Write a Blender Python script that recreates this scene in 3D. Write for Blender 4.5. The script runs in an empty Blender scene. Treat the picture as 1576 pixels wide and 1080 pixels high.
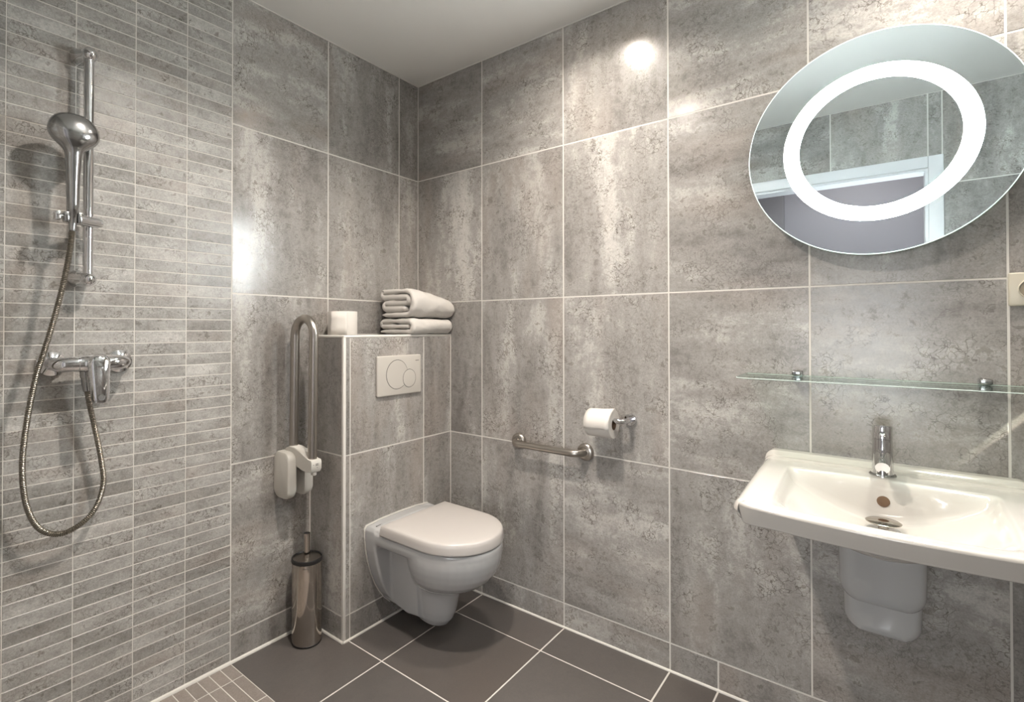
import bpy, bmesh, math, random
from mathutils import Vector, Matrix, noise
random.seed(7)
PI = math.pi
sc = bpy.context.scene
COL = sc.collection

# ------------------------------------------------------------------ camera
YAW, PITCH, ROLL, F_PX, CX, CY = 0.6896, 0.0094, -0.0001, 790.07, 708.69, 497.54
CAM = Vector((1.8163, 1.7690, 1.1707))
cd = bpy.data.cameras.new('camera'); cam = bpy.data.objects.new('camera', cd); COL.objects.link(cam)
fw = Vector((-math.cos(YAW) * math.cos(PITCH), -math.sin(YAW) * math.cos(PITCH), math.sin(PITCH)))
rt = fw.cross(Vector((0, 0, 1))).normalized(); up = rt.cross(fw)
r2 = rt * math.cos(ROLL) + up * math.sin(ROLL); u2 = up * math.cos(ROLL) - rt * math.sin(ROLL)
cam.matrix_world = Matrix(((r2.x, u2.x, -fw.x, CAM.x), (r2.y, u2.y, -fw.y, CAM.y), (r2.z, u2.z, -fw.z, CAM.z), (0, 0, 0, 1)))
cd.sensor_width = 36; cd.lens = F_PX / 1576 * 36
cd.shift_x = (788 - CX) / 1576; cd.shift_y = -(540 - CY) / 1576
cd.clip_start = 0.02
sc.camera = cam

# ------------------------------------------------------------------ light levels
vs = sc.view_settings
vs.view_transform = 'Standard'; vs.look = 'None'; vs.gamma = 1.0; vs.exposure = 0.52; vs.use_curve_mapping = False
DOWN_W = (5.5, 14.0, 5.5)   # ceiling downlights: toilet, shower edge, basin
HALL_W = 5.0            # added lamp in the hallway behind the camera
DAY = 6.0                # daylight outside the added hallway window
RING_E = 140.0             # lit ring of the mirror
world = bpy.data.worlds.new('world'); sc.world = world; world.use_nodes = True
world.node_tree.nodes['Background'].inputs[0].default_value = (0.93, 0.97, 1.0, 1)
world.node_tree.nodes['Background'].inputs[1].default_value = DAY
sun_d = bpy.data.lights.new('sun', 'SUN'); sun_d.energy = 65.0; sun_d.angle = math.radians(0.6); sun_d.color = (1.0, 0.93, 0.80)
sun = bpy.data.objects.new('sun', sun_d); COL.objects.link(sun)
sun.rotation_euler = Vector((-0.15, -1.0, -1.153)).to_track_quat('-Z', 'Y').to_euler()
DOWNLIGHTS = [(0.35, 0.97), (1.01, 0.97), (0.30, 1.98)]

# ------------------------------------------------------------------ room numbers (metres; corner of the two tiled walls at 0,0)
ZC = 2.3616; XD = 1.78; YF = 2.95
ROWS = [0, 0.0959, 0.6932, 1.2932, 1.8932, ZC]
BX, BY, BZ = 0.6138, 0.212, 1.1432          # cistern box

# ------------------------------------------------------------------ materials
def newmat(name):
    m = bpy.data.materials.new(name); m.use_nodes = True
    nt = m.node_tree; b = nt.nodes['Principled BSDF']
    return m, nt, b
def plain(name, col, rough=0.5, metal=0.0, spec=0.5, coat=0.0, bump=None, aniso=0.0):
    m, nt, b = newmat(name)
    b.inputs['Base Color'].default_value = (*col, 1); b.inputs['Roughness'].default_value = rough
    b.inputs['Metallic'].default_value = metal; b.inputs['Specular IOR Level'].default_value = spec
    b.inputs['Coat Weight'].default_value = coat; b.inputs['Coat Roughness'].default_value = 0.05
    if bump:
        tc = nt.nodes.new('ShaderNodeTexCoord'); n = nt.nodes.new('ShaderNodeTexNoise'); bp = nt.nodes.new('ShaderNodeBump')
        n.inputs['Scale'].default_value = bump[0]; n.inputs['Detail'].default_value = 4
        bp.inputs['Strength'].default_value = bump[1]; bp.inputs['Distance'].default_value = bump[2]
        nt.links.new(tc.outputs['Object'], n.inputs['Vector']); nt.links.new(n.outputs['Fac'], bp.inputs['Height'])
        nt.links.new(bp.outputs['Normal'], b.inputs['Normal'])
    return m
def ramp(nt, pts):
    r = nt.nodes.new('ShaderNodeValToRGB'); e = r.color_ramp.elements
    while len(e) < len(pts): e.new(0.5)
    for i, (p, c) in enumerate(pts):
        e[i].position = p; e[i].color = (*c, 1) if len(c) == 3 else c
    return r
def math_n(nt, op, a=None, b=None, c=None):
    n = nt.nodes.new('ShaderNodeMath'); n.operation = op
    for i, v in enumerate((a, b, c)):
        if v is None: continue
        if isinstance(v, (int, float)): n.inputs[i].default_value = v
        else: nt.links.new(v, n.inputs[i])
    return n.outputs[0]
def mixc(nt, mode, fac, a, b):
    n = nt.nodes.new('ShaderNodeMix'); n.data_type = 'RGBA'; n.blend_type = mode
    for s, v in ((n.inputs[0], fac), (n.inputs[6], a), (n.inputs[7], b)):
        if isinstance(v, (int, float)): s.default_value = v
        elif isinstance(v, tuple): s.default_value = (*v, 1)
        else: nt.links.new(v, s)
    return n.outputs[2]
def stone(name, ramp_cols, stretch, big=2.2, var=0.25, crack=0.95, rough=(0.13, 0.30), swap=0.70, bump=0.10, warm=(0.32, 0.26, 0.22), grain=0.75):
    """oxidised-concrete glazed tile: streaky patches, crackle, grain; each tile object differs through its random value"""
    m, nt, b = newmat(name); N = nt.nodes.new; L = nt.links.new
    tc = N('ShaderNodeTexCoord'); oi = N('ShaderNodeObjectInfo')
    rnd = oi.outputs['Random']
    off = N('ShaderNodeCombineXYZ')
    L(math_n(nt, 'MULTIPLY', rnd, 37.0), off.inputs[0]); L(math_n(nt, 'MULTIPLY', rnd, 91.0), off.inputs[1]); L(math_n(nt, 'MULTIPLY', rnd, 63.0), off.inputs[2])
    add = N('ShaderNodeVectorMath'); add.operation = 'ADD'; L(tc.outputs['Object'], add.inputs[0]); L(off.outputs[0], add.inputs[1])
    def scaled(v, s):
        n = N('ShaderNodeVectorMath'); n.operation = 'MULTIPLY'; L(v, n.inputs[0]); n.inputs[1].default_value = s; return n.outputs[0]
    va = scaled(add.outputs[0], stretch); vb = scaled(add.outputs[0], (stretch[2], stretch[1], stretch[0]))
    mx = N('ShaderNodeMix'); mx.data_type = 'VECTOR'
    L(math_n(nt, 'GREATER_THAN', rnd, swap), mx.inputs[0]); L(va, mx.inputs[4]); L(vb, mx.inputs[5])
    vst = mx.outputs[1]
    def nz(vec, scale, detail=5, rough_=0.6, dist=0.0):
        n = N('ShaderNodeTexNoise'); n.inputs['Scale'].default_value = scale; n.inputs['Detail'].default_value = detail
        n.inputs['Roughness'].default_value = rough_; n.inputs['Distortion'].default_value = dist; L(vec, n.inputs['Vector']); return n
    n1 = nz(vst, big, 5, 0.64, 0.15)                               # streaks
    n2 = nz(add.outputs[0], 30, 5, 0.78, 0.3)                     # mottling
    n3 = nz(add.outputs[0], 210, 3, 0.75)                          # grain
    n4 = nz(vst, big * 0.8, 2, 0.5)                               # warm tint
    n5 = nz(add.outputs[0], 9, 3, 0.6)                            # crack mask
    t = math_n(nt, 'ADD', math_n(nt, 'MULTIPLY', n1.outputs['Fac'], 0.58), math_n(nt, 'MULTIPLY', n2.outputs['Fac'], 0.42))
    r = ramp(nt, ramp_cols); L(t, r.inputs[0])
    col = r.outputs[0]
    wmask = ramp(nt, [(0.52, (0, 0, 0)), (0.72, (1, 1, 1))]); L(n4.outputs['Fac'], wmask.inputs[0])
    col = mixc(nt, 'MIX', math_n(nt, 'MULTIPLY', wmask.outputs[0], 0.35), col, warm)
    # crackle: voronoi edges on a warped lattice, only in patches
    wv = N('ShaderNodeVectorMath'); wv.operation = 'ADD'; L(add.outputs[0], wv.inputs[0])
    ns = nz(add.outputs[0], 18, 3, 0.6); sub = N('ShaderNodeVectorMath'); sub.operation = 'SCALE'; sub.inputs['Scale'].default_value = 0.085
    L(ns.outputs['Color'], sub.inputs[0]); L(sub.outputs[0], wv.inputs[1])
    vo = N('ShaderNodeTexVoronoi'); vo.feature = 'DISTANCE_TO_EDGE'; vo.inputs['Scale'].default_value = 48; L(wv.outputs[0], vo.inputs['Vector'])
    cr = ramp(nt, [(0.0, (1, 1, 1)), (0.065, (0, 0, 0))]); L(vo.outputs['Distance'], cr.inputs[0])
    cm = ramp(nt, [(0.48, (0, 0, 0)), (0.58, (1, 1, 1))]); L(n5.outputs['Fac'], cm.inputs[0])
    pit = ramp(nt, [(0.57, (0, 0, 0)), (0.65, (1, 1, 1))]); L(n2.outputs['Fac'], pit.inputs[0])
    lm = ramp(nt, [(0.46, (0.5, 0.5, 0.5)), (0.56, (1, 1, 1))]); L(n1.outputs['Fac'], lm.inputs[0])
    crk = math_n(nt, 'MULTIPLY', math_n(nt, 'MULTIPLY', cr.outputs[0], cm.outputs[0]), lm.outputs[0])
    crk = math_n(nt, 'MAXIMUM', crk, math_n(nt, 'MULTIPLY', pit.outputs[0], 0.8))
    col = mixc(nt, 'MULTIPLY', math_n(nt, 'MULTIPLY', crk, crack), col, (0.30, 0.27, 0.24))
    # grain and per-tile value
    g = math_n(nt, 'ADD', math_n(nt, 'MULTIPLY', n3.outputs['Fac'], grain), 1 - grain / 2)
    pv = math_n(nt, 'ADD', math_n(nt, 'MULTIPLY', math_n(nt, 'FRACT', math_n(nt, 'MULTIPLY', rnd, 17.3)), var), 1 - var / 2)
    k = math_n(nt, 'MULTIPLY', g, pv)
    kc = N('ShaderNodeCombineColor'); L(k, kc.inputs[0]); L(k, kc.inputs[1]); L(k, kc.inputs[2])
    col = mixc(nt, 'MULTIPLY', 1.0, col, kc.outputs[0])
    L(col, b.inputs['Base Color'])
    rr = N('ShaderNodeMapRange'); rr.inputs['To Min'].default_value = rough[0]; rr.inputs['To Max'].default_value = rough[1]; rr.inputs['From Min'].default_value = 0.3; rr.inputs['From Max'].default_value = 0.7
    L(n2.outputs['Fac'], rr.inputs['Value']); L(rr.outputs[0], b.inputs['Roughness'])
    bp = N('ShaderNodeBump'); bp.inputs['Strength'].default_value = bump; bp.inputs['Distance'].default_value = 0.002
    h = math_n(nt, 'ADD', math_n(nt, 'MULTIPLY', n3.outputs['Fac'], 0.25), n2.outputs['Fac'])
    L(h, bp.inputs['Height']); L(bp.outputs['Normal'], b.inputs['Normal'])
    return m
WALLR = [(0.37, (0.195, 0.180, 0.166)), (0.46, (0.276, 0.259, 0.241)), (0.525, (0.324, 0.306, 0.285)), (0.575, (0.43, 0.41, 0.382)), (0.65, (0.50, 0.478, 0.442))]
STRIPR = [(0.37, (0.205, 0.192, 0.176)), (0.46, (0.292, 0.278, 0.258)), (0.53, (0.365, 0.35, 0.327)), (0.61, (0.47, 0.455, 0.427))]
M_TILE = stone('oxide_wall_tile', WALLR, (3.4, 1, 0.9))
M_STRIP = stone('oxide_strip_tile', STRIPR, (0.9, 1, 2.2), big=4.0, var=0.24, swap=2.0, crack=0.95, rough=(0.26, 0.44), grain=1.0)
M_FLOOR = stone('anthracite_floor_tile', [(0.3, (0.072, 0.065, 0.060)), (0.7, (0.118, 0.105, 0.096))], (1, 1, 1), big=1.6, var=0.12, crack=0.0, rough=(0.38, 0.5), bump=0.05, grain=0.35, warm=(0.11, 0.082, 0.066))
M_MOS = stone('shower_floor_mosaic', [(0.3, (0.20, 0.17, 0.15)), (0.7, (0.32, 0.28, 0.25))], (1, 1, 1), big=5, var=0.25, crack=0.2, rough=(0.4, 0.55))
M_GROUT = plain('beige_grout', (0.60, 0.57, 0.525), 0.8, bump=(300, 0.2, 0.001))
M_SIL = plain('white_silicone', (0.66, 0.63, 0.58), 0.45)
M_CEIL = plain('ceiling_paint', (0.74, 0.72, 0.68), 0.85, bump=(160, 0.08, 0.001))
M_PROF = plain('white_edge_profile', (0.68, 0.65, 0.60), 0.35)
M_CER = plain('white_ceramic', (0.42, 0.415, 0.408), 0.12, coat=0.5)
M_CERW = plain('warm_white_ceramic', (0.52, 0.487, 0.445), 0.12, coat=0.5)
M_LID = plain('toilet_lid_plastic', (0.50, 0.465, 0.435), 0.28)
M_PLATE = plain('flush_plate_plastic', (0.52, 0.485, 0.435), 0.3)
M_NYLON = plain('white_nylon', (0.56, 0.535, 0.485), 0.38)
M_CHROME = plain('chrome', (0.72, 0.72, 0.73), 0.06, 1.0)
M_CHROMED = plain('satin_chrome', (0.42, 0.42, 0.42), 0.16, 1.0)
M_STEEL = plain('brushed_steel', (0.46, 0.425, 0.385), 0.30, 1.0, bump=(250, 0.06, 0.0005))
M_STEELP = plain('polished_steel', (0.50, 0.455, 0.41), 0.10, 1.0)
M_HOSE = plain('hose_metal', (0.30, 0.275, 0.235), 0.30, 1.0)
M_BLACK = plain('black_rubber', (0.012, 0.011, 0.011), 0.5)
M_DARK = plain('dark_gap', (0.03, 0.027, 0.025), 0.6)
M_MARK = plain('grey_print', (0.12, 0.11, 0.10), 0.5)
M_PAPER = plain('tissue_paper', (0.64, 0.60, 0.55), 0.9, bump=(260, 0.25, 0.001))
M_CORE = plain('cardboard_core', (0.14, 0.085, 0.05), 0.9)
M_SOCK = plain('cream_socket_plastic', (0.50, 0.46, 0.37), 0.35)
M_DOORW = plain('white_door_frame_paint', (0.72, 0.72, 0.73), 0.35)
M_HALL = plain('hall_paint', (0.27, 0.25, 0.275), 0.7)
M_HALLD = plain('hall_door_paint', (0.15, 0.135, 0.145), 0.5)
M_HALLF = plain('hall_carpet', (0.12, 0.11, 0.11), 0.9)
def towel_mat():
    m, nt, b = newmat('white_terry_cotton'); N = nt.nodes.new
    b.inputs['Base Color'].default_value = (0.60, 0.565, 0.52, 1); b.inputs['Roughness'].default_value = 0.95
    b.inputs['Sheen Weight'].default_value = 0.2
    tc = N('ShaderNodeTexCoord'); v = N('ShaderNodeTexVoronoi'); v.inputs['Scale'].default_value = 330
    bp = N('ShaderNodeBump'); bp.inputs['Strength'].default_value = 0.5; bp.inputs['Distance'].default_value = 0.0025
    nt.links.new(tc.outputs['Object'], v.inputs['Vector']); nt.links.new(v.outputs['Distance'], bp.inputs['Height']); nt.links.new(bp.outputs['Normal'], b.inputs['Normal'])
    return m
M_TOWEL = towel_mat()
def emis(name, col, s):
    m, nt, b = newmat(name)
    b.inputs['Base Color'].default_value = (0.8, 0.8, 0.8, 1); b.inputs['Emission Color'].default_value = (*col, 1); b.inputs['Emission Strength'].default_value = s
    return m
M_RING = emis('lit_frosted_ring', (0.90, 0.98, 1.0), RING_E)
M_LENS = emis('downlight_lens', (1.0, 0.70, 0.46), 24.0)
M_MIRROR = plain('silvered_glass', (0.84, 0.93, 0.96), 0.0, 1.0)
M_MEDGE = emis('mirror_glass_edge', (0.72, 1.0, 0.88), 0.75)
def glass_mat():
    m, nt, b = newmat('greenish_clear_glass')
    out = nt.nodes['Material Output']; tr = nt.nodes.new('ShaderNodeBsdfTransparent'); tr.inputs[0].default_value = (0.90, 0.95, 0.925, 1)
    gl = nt.nodes.new('ShaderNodeBsdfGlossy'); gl.inputs['Roughness'].default_value = 0.02
    fr = nt.nodes.new('ShaderNodeFresnel'); fr.inputs[0].default_value = 1.45
    mx = nt.nodes.new('ShaderNodeMixShader')
    nt.links.new(math_n(nt, 'MULTIPLY', fr.outputs[0], 0.28), mx.inputs[0]); nt.links.new(tr.outputs[0], mx.inputs[1]); nt.links.new(gl.outputs[0], mx.inputs[2]); nt.links.new(mx.outputs[0], out.inputs[0])
    return m
M_GLASS = glass_mat()
M_GEDGE = plain('glass_polished_edge', (0.50, 0.56, 0.52), 0.15)

# ------------------------------------------------------------------ mesh helpers
class MB:
    def __init__(s): s.v = []; s.f = []
    def add(s, vs, fs):
        o = len(s.v); s.v += [Vector(p) for p in vs]; s.f += [[i + o for i in f] for f in fs]; return s
    def box(s, a, b):
        (x0, y0, z0), (x1, y1, z1) = a, b
        return s.add([(x0, y0, z0), (x1, y0, z0), (x1, y1, z0), (x0, y1, z0), (x0, y0, z1), (x1, y0, z1), (x1, y1, z1), (x0, y1, z1)],
                     [(3, 2, 1, 0), (4, 5, 6, 7), (0, 1, 5, 4), (1, 2, 6, 5), (2, 3, 7, 6), (3, 0, 4, 7)])
    def rbox(s, a, b, r, seg=3, axes=None):
        bm = bmesh.new(); t = MB().box(a, b); vv = [bm.verts.new(p) for p in t.v]
        for f in t.f: bm.faces.new([vv[i] for i in f])
        ed = bm.edges[:]
        if axes: ed = [e for e in ed if max(range(3), key=lambda k: abs((e.verts[0].co - e.verts[1].co)[k])) in axes]
        bmesh.ops.bevel(bm, geom=ed, offset=r, segments=seg, profile=0.5, affect='EDGES')
        bm.verts.index_update(); s.add([v.co.copy() for v in bm.verts], [[v.index for v in f.verts] for f in bm.faces]); bm.free(); return s
    def rings(s, R, cap0=True, cap1=True, closed=False):
        n = len(R[0]); vs = [p for r in R for p in r]; fs = []
        m = len(R)
        for i in range(m if closed else m - 1):
            a = i * n; b = ((i + 1) % m) * n
            for j in range(n):
                k = (j + 1) % n; fs.append((a + j, a + k, b + k, b + j))
        if not closed:
            if cap0: fs.append(tuple(range(n - 1, -1, -1)))
            if cap1: fs.append(tuple((m - 1) * n + j for j in range(n)))
        return s.add(vs, fs)
    def tube(s, path, rad, n=16, caps=True):
        P = [Vector(p) for p in path]; R = []; ref = None
        for i, p in enumerate(P):
            t = (P[min(i + 1, len(P) - 1)] - P[max(i - 1, 0)]).normalized()
            if ref is None: ref = t.orthogonal().normalized()
            ref = (ref - t * ref.dot(t)).normalized(); b = t.cross(ref)
            r = rad[i] if isinstance(rad, (list, tuple)) else rad
            R.append([p + (ref * math.cos(2 * PI * j / n) + b * math.sin(2 * PI * j / n)) * r for j in range(n)])
        return s.rings(R, caps, caps)
    def lathe(s, prof, o, axis=(0, 0, 1), n=32, closed=False):
        a = Vector(axis).normalized(); e1 = a.orthogonal().normalized(); e2 = a.cross(e1); o = Vector(o)
        return s.rings([[o + a * h + (e1 * math.cos(2 * PI * j / n) + e2 * math.sin(2 * PI * j / n)) * max(r, 1e-5) for j in range(n)] for r, h in prof], True, True, closed)
    def prism(s, poly, d0, d1, fn):
        """poly of (a,b), extruded between d0 and d1; fn(a,b,d)->xyz"""
        n = len(poly); return s.rings([[fn(a, b, d0) for a, b in poly], [fn(a, b, d1) for a, b in poly]])
    def build(s, name, mat, parent=None, smooth=True, angle=35, fix=True):
        me = bpy.data.meshes.new(name); off = world_loc(parent) if parent else Vector()
        me.from_pydata([tuple(p - off) for p in s.v], [], s.f)
        if fix:
            bm = bmesh.new(); bm.from_mesh(me); bmesh.ops.recalc_face_normals(bm, faces=bm.faces); bm.to_mesh(me); bm.free()
        me.materials.append(mat)
        if smooth: me.shade_smooth(); me.set_sharp_from_angle(angle=math.radians(angle))
        o = bpy.data.objects.new(name, me); COL.objects.link(o); o.parent = parent
        return o
def world_loc(o):
    l = Vector()
    while o: l += o.location; o = o.parent
    return l
def thing(name, label, cat, loc, group=None):
    o = bpy.data.objects.new(name, None); COL.objects.link(o); o.location = loc; o.empty_display_size = 0.05
    return tag(o, label, cat, group)
def tag(o, label, cat, group=None):
    o['label'] = label; o['category'] = cat
    if group: o['group'] = group
    return o
def struct(o, label, cat): o['kind'] = 'structure'; return tag(o, label, cat)
def rounded_poly(w, h, r, n=6, cx=0, cy=0):
    P = []
    for sx, sy, a0 in ((1, 1, 0), (-1, 1, 90), (-1, -1, 180), (1, -1, 270)):
        for i in range(n + 1):
            a = math.radians(a0 + 90 * i / n); P.append((cx + sx * (w / 2 - r) + r * math.cos(a), cy + sy * (h / 2 - r) + r * math.sin(a)))
    return P
def catmull(P, n):
    P = [Vector(p) for p in P]; Q = [2 * P[0] - P[1]] + P + [2 * P[-1] - P[-2]]; out = []
    for i in range(1, len(Q) - 2):
        for k in range(n):
            t = k / n; a, b, c, d = Q[i - 1:i + 3]
            out.append(0.5 * ((2 * b) + (c - a) * t + (2 * a - 5 * b + 4 * c - d) * t * t + (3 * b - a - 3 * c + d) * t ** 3))
    return out + [P[-1]]
def bake(o):
    dg = bpy.context.evaluated_depsgraph_get(); me = bpy.data.meshes.new_from_object(o.evaluated_get(dg)); o.modifiers.clear(); o.data = me
    return me

# ------------------------------------------------------------------ tiles
TILE_CACHE = {}
def tile_mesh(w, h, mat, ch=0.0009, t=0.007):
    k = (round(w, 4), round(h, 4), mat.name)
    if k not in TILE_CACHE:
        a, b = w / 2, h / 2; c = ch
        q = lambda a, b, y: [(-a, y, -b), (a, y, -b), (a, y, b), (-a, y, b)]
        v = q(a, b, -t) + q(a, b, -c) + q(a - c, b - c, 0); f = [(8, 11, 10, 9)]
        for i in range(4):
            j = (i + 1) % 4; f += [(i, i + 4, j + 4, j), (i + 4, i + 8, j + 8, j + 4)]
        me = bpy.data.meshes.new('tile'); me.from_pydata(v, [], f); me.materials.append(mat); TILE_CACHE[k] = me
        bm = bmesh.new(); bm.from_mesh(me); bmesh.ops.recalc_face_normals(bm, faces=bm.faces)
        if sum((fc.normal.y for fc in bm.faces if len(fc.verts) == 4 and abs(fc.calc_center_median().y) < 1e-6)) < 0: bmesh.ops.reverse_faces(bm, faces=bm.faces)
        bm.to_mesh(me); bm.free()
    return TILE_CACHE[k]
ROT = {'+y': (0, 0, 0), '+x': (0, 0, -PI / 2), '-x': (0, 0, PI / 2), '-y': (0, 0, PI), '+z': (PI / 2, 0, 0)}
def put_tile(parent, face, plane, u0, u1, v0, v1, mat, joint, name='tile'):
    """u: horizontal coordinate (x or y; x for floors), v: z (y for floors)"""
    j = joint / 2; me = tile_mesh(u1 - u0 - 2 * j, v1 - v0 - 2 * j, mat)
    o = bpy.data.objects.new(name, me); COL.objects.link(o); o.parent = parent
    u, v = (u0 + u1) / 2, (v0 + v1) / 2
    dz = random.uniform(-0.0003, 0.0002)
    if face == '+y': o.location = (u, plane + dz, v)
    elif face == '-y': o.location = (u, plane - dz, v)
    elif face == '+x': o.location = (plane + dz, u, v)
    elif face == '-x': o.location = (plane - dz, u, v)
    else: o.location = (u, v, plane + dz)
    o.rotation_euler = ROT[face]
    return o
def notched_tile(parent, face, plane, u0, u1, v0, v1, un, vn, mat, joint):
    """tile whose lower corner below u=un, v=vn is cut out around the cistern box"""
    j = joint / 2; cu, cv = (u0 + u1) / 2, (v0 + v1) / 2
    P = [(un + j, v0 + j), (u1 - j, v0 + j), (u1 - j, v1 - j), (u0 + j, v1 - j), (u0 + j, vn + j), (un + j, vn + j)]
    sg = -1 if face == '+x' else 1
    mb = MB().prism([((a - cu) * sg, b - cv) for a, b in P], -0.007, 0.0, lambda a, b, d: (a, d, b))
    o = mb.build('tile', mat, parent, smooth=False)
    o.location = (cu, plane, cv) if face == '+y' else (plane, cu, cv); o.rotation_euler = ROT[face]; return o
def joined_tiles(parent, rects, face, plane, mat, joint):
    mb = MB(); j = joint / 2
    for u0, u1, v0, v1 in rects:
        a0, a1, b0, b1 = u0 + j, u1 - j, v0 + j, v1 - j
        if face == '+y': mb.box((a0, plane - 0.006, b0), (a1, plane, b1))
        elif face == '+z': mb.box((a0, b0, plane - 0.006), (a1, b1, plane))
    o = mb.build('tile_field', mat, parent, smooth=False); o['kind'] = 'stuff'; return o
J = 0.0045; JS = 0.0022; G = 0.0007     # joints and grout recess

# wall with toilet and shower (plane y=0)
wall_left = struct(MB().box((-0.12, -0.12, 0), (XD + 0.12, -G, ZC)).build('wall_left', M_GROUT, smooth=False), 'grey stone-look tiled wall behind the shower and toilet', 'wall')
LC = [0, 0.1279, 0.5303, 0.9362]
for r in range(5):
    z0, z1 = ROWS[r], ROWS[r + 1]
    for c in range(3):
        u0, u1 = LC[c], LC[c + 1]
        if z1 < BZ:
            if u1 <= BX: continue
            u0 = max(u0, BX)
        elif z0 < BZ:
            if u1 <= BX: put_tile(wall_left, '+y', 0, u0, u1, BZ, z1, M_TILE, J); continue
            notched_tile(wall_left, '+y', 0, u0, u1, z0, z1, BX, BZ, M_TILE, J)
            continue
        put_tile(wall_left, '+y', 0, u0, u1, z0, z1, M_TILE, J)
SP = 0.0375
SX = [0.9362 + 0.15125 * i for i in range(5)]
nrow = int(ZC / SP)
for c in range(4):
    for r in range(nrow + 1):
        z0, z1 = r * SP, min((r + 1) * SP, ZC)
        if z1 - z0 < 0.01: continue
        put_tile(wall_left, '+y', 0, SX[c], SX[c + 1], z0, z1, M_STRIP, JS)
joined_tiles(wall_left, [(a, b, r * SP, min((r + 1) * SP, ZC)) for a, b in ((SX[4], SX[4] + 0.15125), (SX[4] + 0.15125, XD)) for r in range(nrow)], '+y', 0, M_STRIP, JS)

# wall with mirror and basin (plane x=0)
wall_right = struct(MB().box((-0.12, -0.12, 0), (-G, YF + 0.12, ZC)).build('wall_right', M_GROUT, smooth=False), 'grey stone-look tiled wall behind the basin and round mirror', 'wall')
RC = [0, 0.3941] + [0.3941 + 0.4024 * k for k in range(1, 7)] + [YF]
RB = [0, 0.3941, 0.7965, 1.1989, 1.3496, 1.752, 2.1544, 2.5568, YF]
for r in range(5):
    cols = RB if r == 0 else RC
    for c in range(len(cols) - 1):
        u0, u1 = cols[c], cols[c + 1]
        if r < 2 and u0 < BY: u0 = BY
        if r == 2 and u0 < BY:
            notched_tile(wall_right, '+x', 0, u0, u1, ROWS[r], ROWS[r + 1], BY, BZ, M_TILE, J); continue
        put_tile(wall_right, '+x', 0, u0, u1, ROWS[r], ROWS[r + 1], M_TILE, J)

# wall with the doorway (plane x=XD, seen in the mirror) and the end wall
DY0, DY1, DZ = 1.03, 1.9463, 1.981          # door opening
dw = MB().box((XD + G, -0.12, 0), (XD + 0.10, DY0, ZC)).box((XD + G, DY1, 0), (XD + 0.10, YF + 0.12, ZC)).box((XD + G, DY0, DZ), (XD + 0.10, DY1, ZC))
wall_door = struct(dw.build('wall_door', M_GROUT, smooth=False), 'tiled wall around the doorway, seen in the mirror', 'wall')
DCOL = [0, 0.339, 0.741, 0.975, 1.143, 1.545, 1.947, 2.0, 2.4024, 2.8048, YF]
for r in range(5):
    for c in range(len(DCOL) - 1):
        u0, u1, z0, z1 = DCOL[c], DCOL[c + 1], ROWS[r], ROWS[r + 1]
        if u0 >= 0.975 - 1e-6 and u1 <= 2.0 + 1e-6:
            if r < 3: continue
            if r == 3 : continue
            z0 = 2.04
        put_tile(wall_door, '-x', XD, u0, u1, z0, z1, M_TILE, J)
wall_end = struct(MB().box((-0.12, YF + G, 0), (XD + 0.12, YF + 0.12, 1.9)).box((0.36, YF + G, 1.9), (XD + 0.12, YF + 0.12, ZC)).box((-0.12, YF + G, 1.9), (0.0, YF + 0.12, ZC)).box((0.0, YF + G, 2.2), (0.36, YF + 0.12, ZC)).build('wall_end', M_GROUT, smooth=False), 'tiled end wall of the bathroom', 'wall')
for r in range(5):
    for c in range(5):
        if r == 4 and c == 0: continue
        put_tile(wall_end, '-y', YF, 0.4024 * c, min(XD, 0.4024 * (c + 1)), ROWS[r], ROWS[r + 1], M_TILE, J)

SLZ = 2.025  # unseen blind slit, added and tapered to shape the sun streak
bl_ = MB()
bl_.prism([(0.0, 1.9), (0.36, 1.9), (0.36, SLZ), (0.162, SLZ), (0.138, SLZ - 0.008), (0.0, SLZ - 0.012)], YF + 0.002, YF + 0.005, lambda a, b, d: (a, d, b))
bl_.prism([(0.0, SLZ + 0.012), (0.138, SLZ + 0.008), (0.162, SLZ), (0.36, SLZ), (0.36, 2.2), (0.0, 2.2)], YF + 0.002, YF + 0.005, lambda a, b, d: (a, d, b))
struct(bl_.build('added_window_2', M_DOORW, smooth=False), 'added unseen high window, its blind slit cut to shape the sun streak', 'window')
# boxed-in cistern
box = struct(MB().box((-G, -G, 0), (BX - G, BY - G, BZ - 0.004)).build('wall_cistern', M_GROUT, smooth=False), 'tiled boxed-in cistern ledge behind the toilet', 'wall')
BR = [0, 0.0959, 0.6932, BZ - 0.007]
for r in range(3):
    for u0, u1 in ((0, 0.1811), (0.1811, 0.583), (0.583, BX - 0.010)):
        put_tile(box, '+y', BY, u0, u1, BR[r], BR[r + 1], M_TILE, J if u1 - u0 > 0.05 else 0.003)
    put_tile(box, '+x', BX, 0.002, BY - 0.010, BR[r], BR[r + 1], M_TILE, J)
for u0, u1 in ((0, 0.1811), (0.1811, 0.583)):
    put_tile(box, '+z', BZ, u0, u1, 0.002, BY - 0.011, M_TILE, J)
MB().rbox((BX - 0.0105, BY - 0.0105, 0.0), (BX + 0.0012, BY + 0.0012, BZ), 0.0035, 3).build('edge_profile', M_PROF, box)
MB().rbox((0, BY - 0.0105, BZ - 0.0095), (BX + 0.0012, BY + 0.0014, BZ + 0.0012), 0.0035, 3).build('edge_profile', M_PROF, box)
MB().rbox((BX - 0.0105, 0, BZ - 0.0095), (BX + 0.0014, BY, BZ + 0.0012), 0.0035, 3).build('edge_profile', M_PROF, box)

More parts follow.
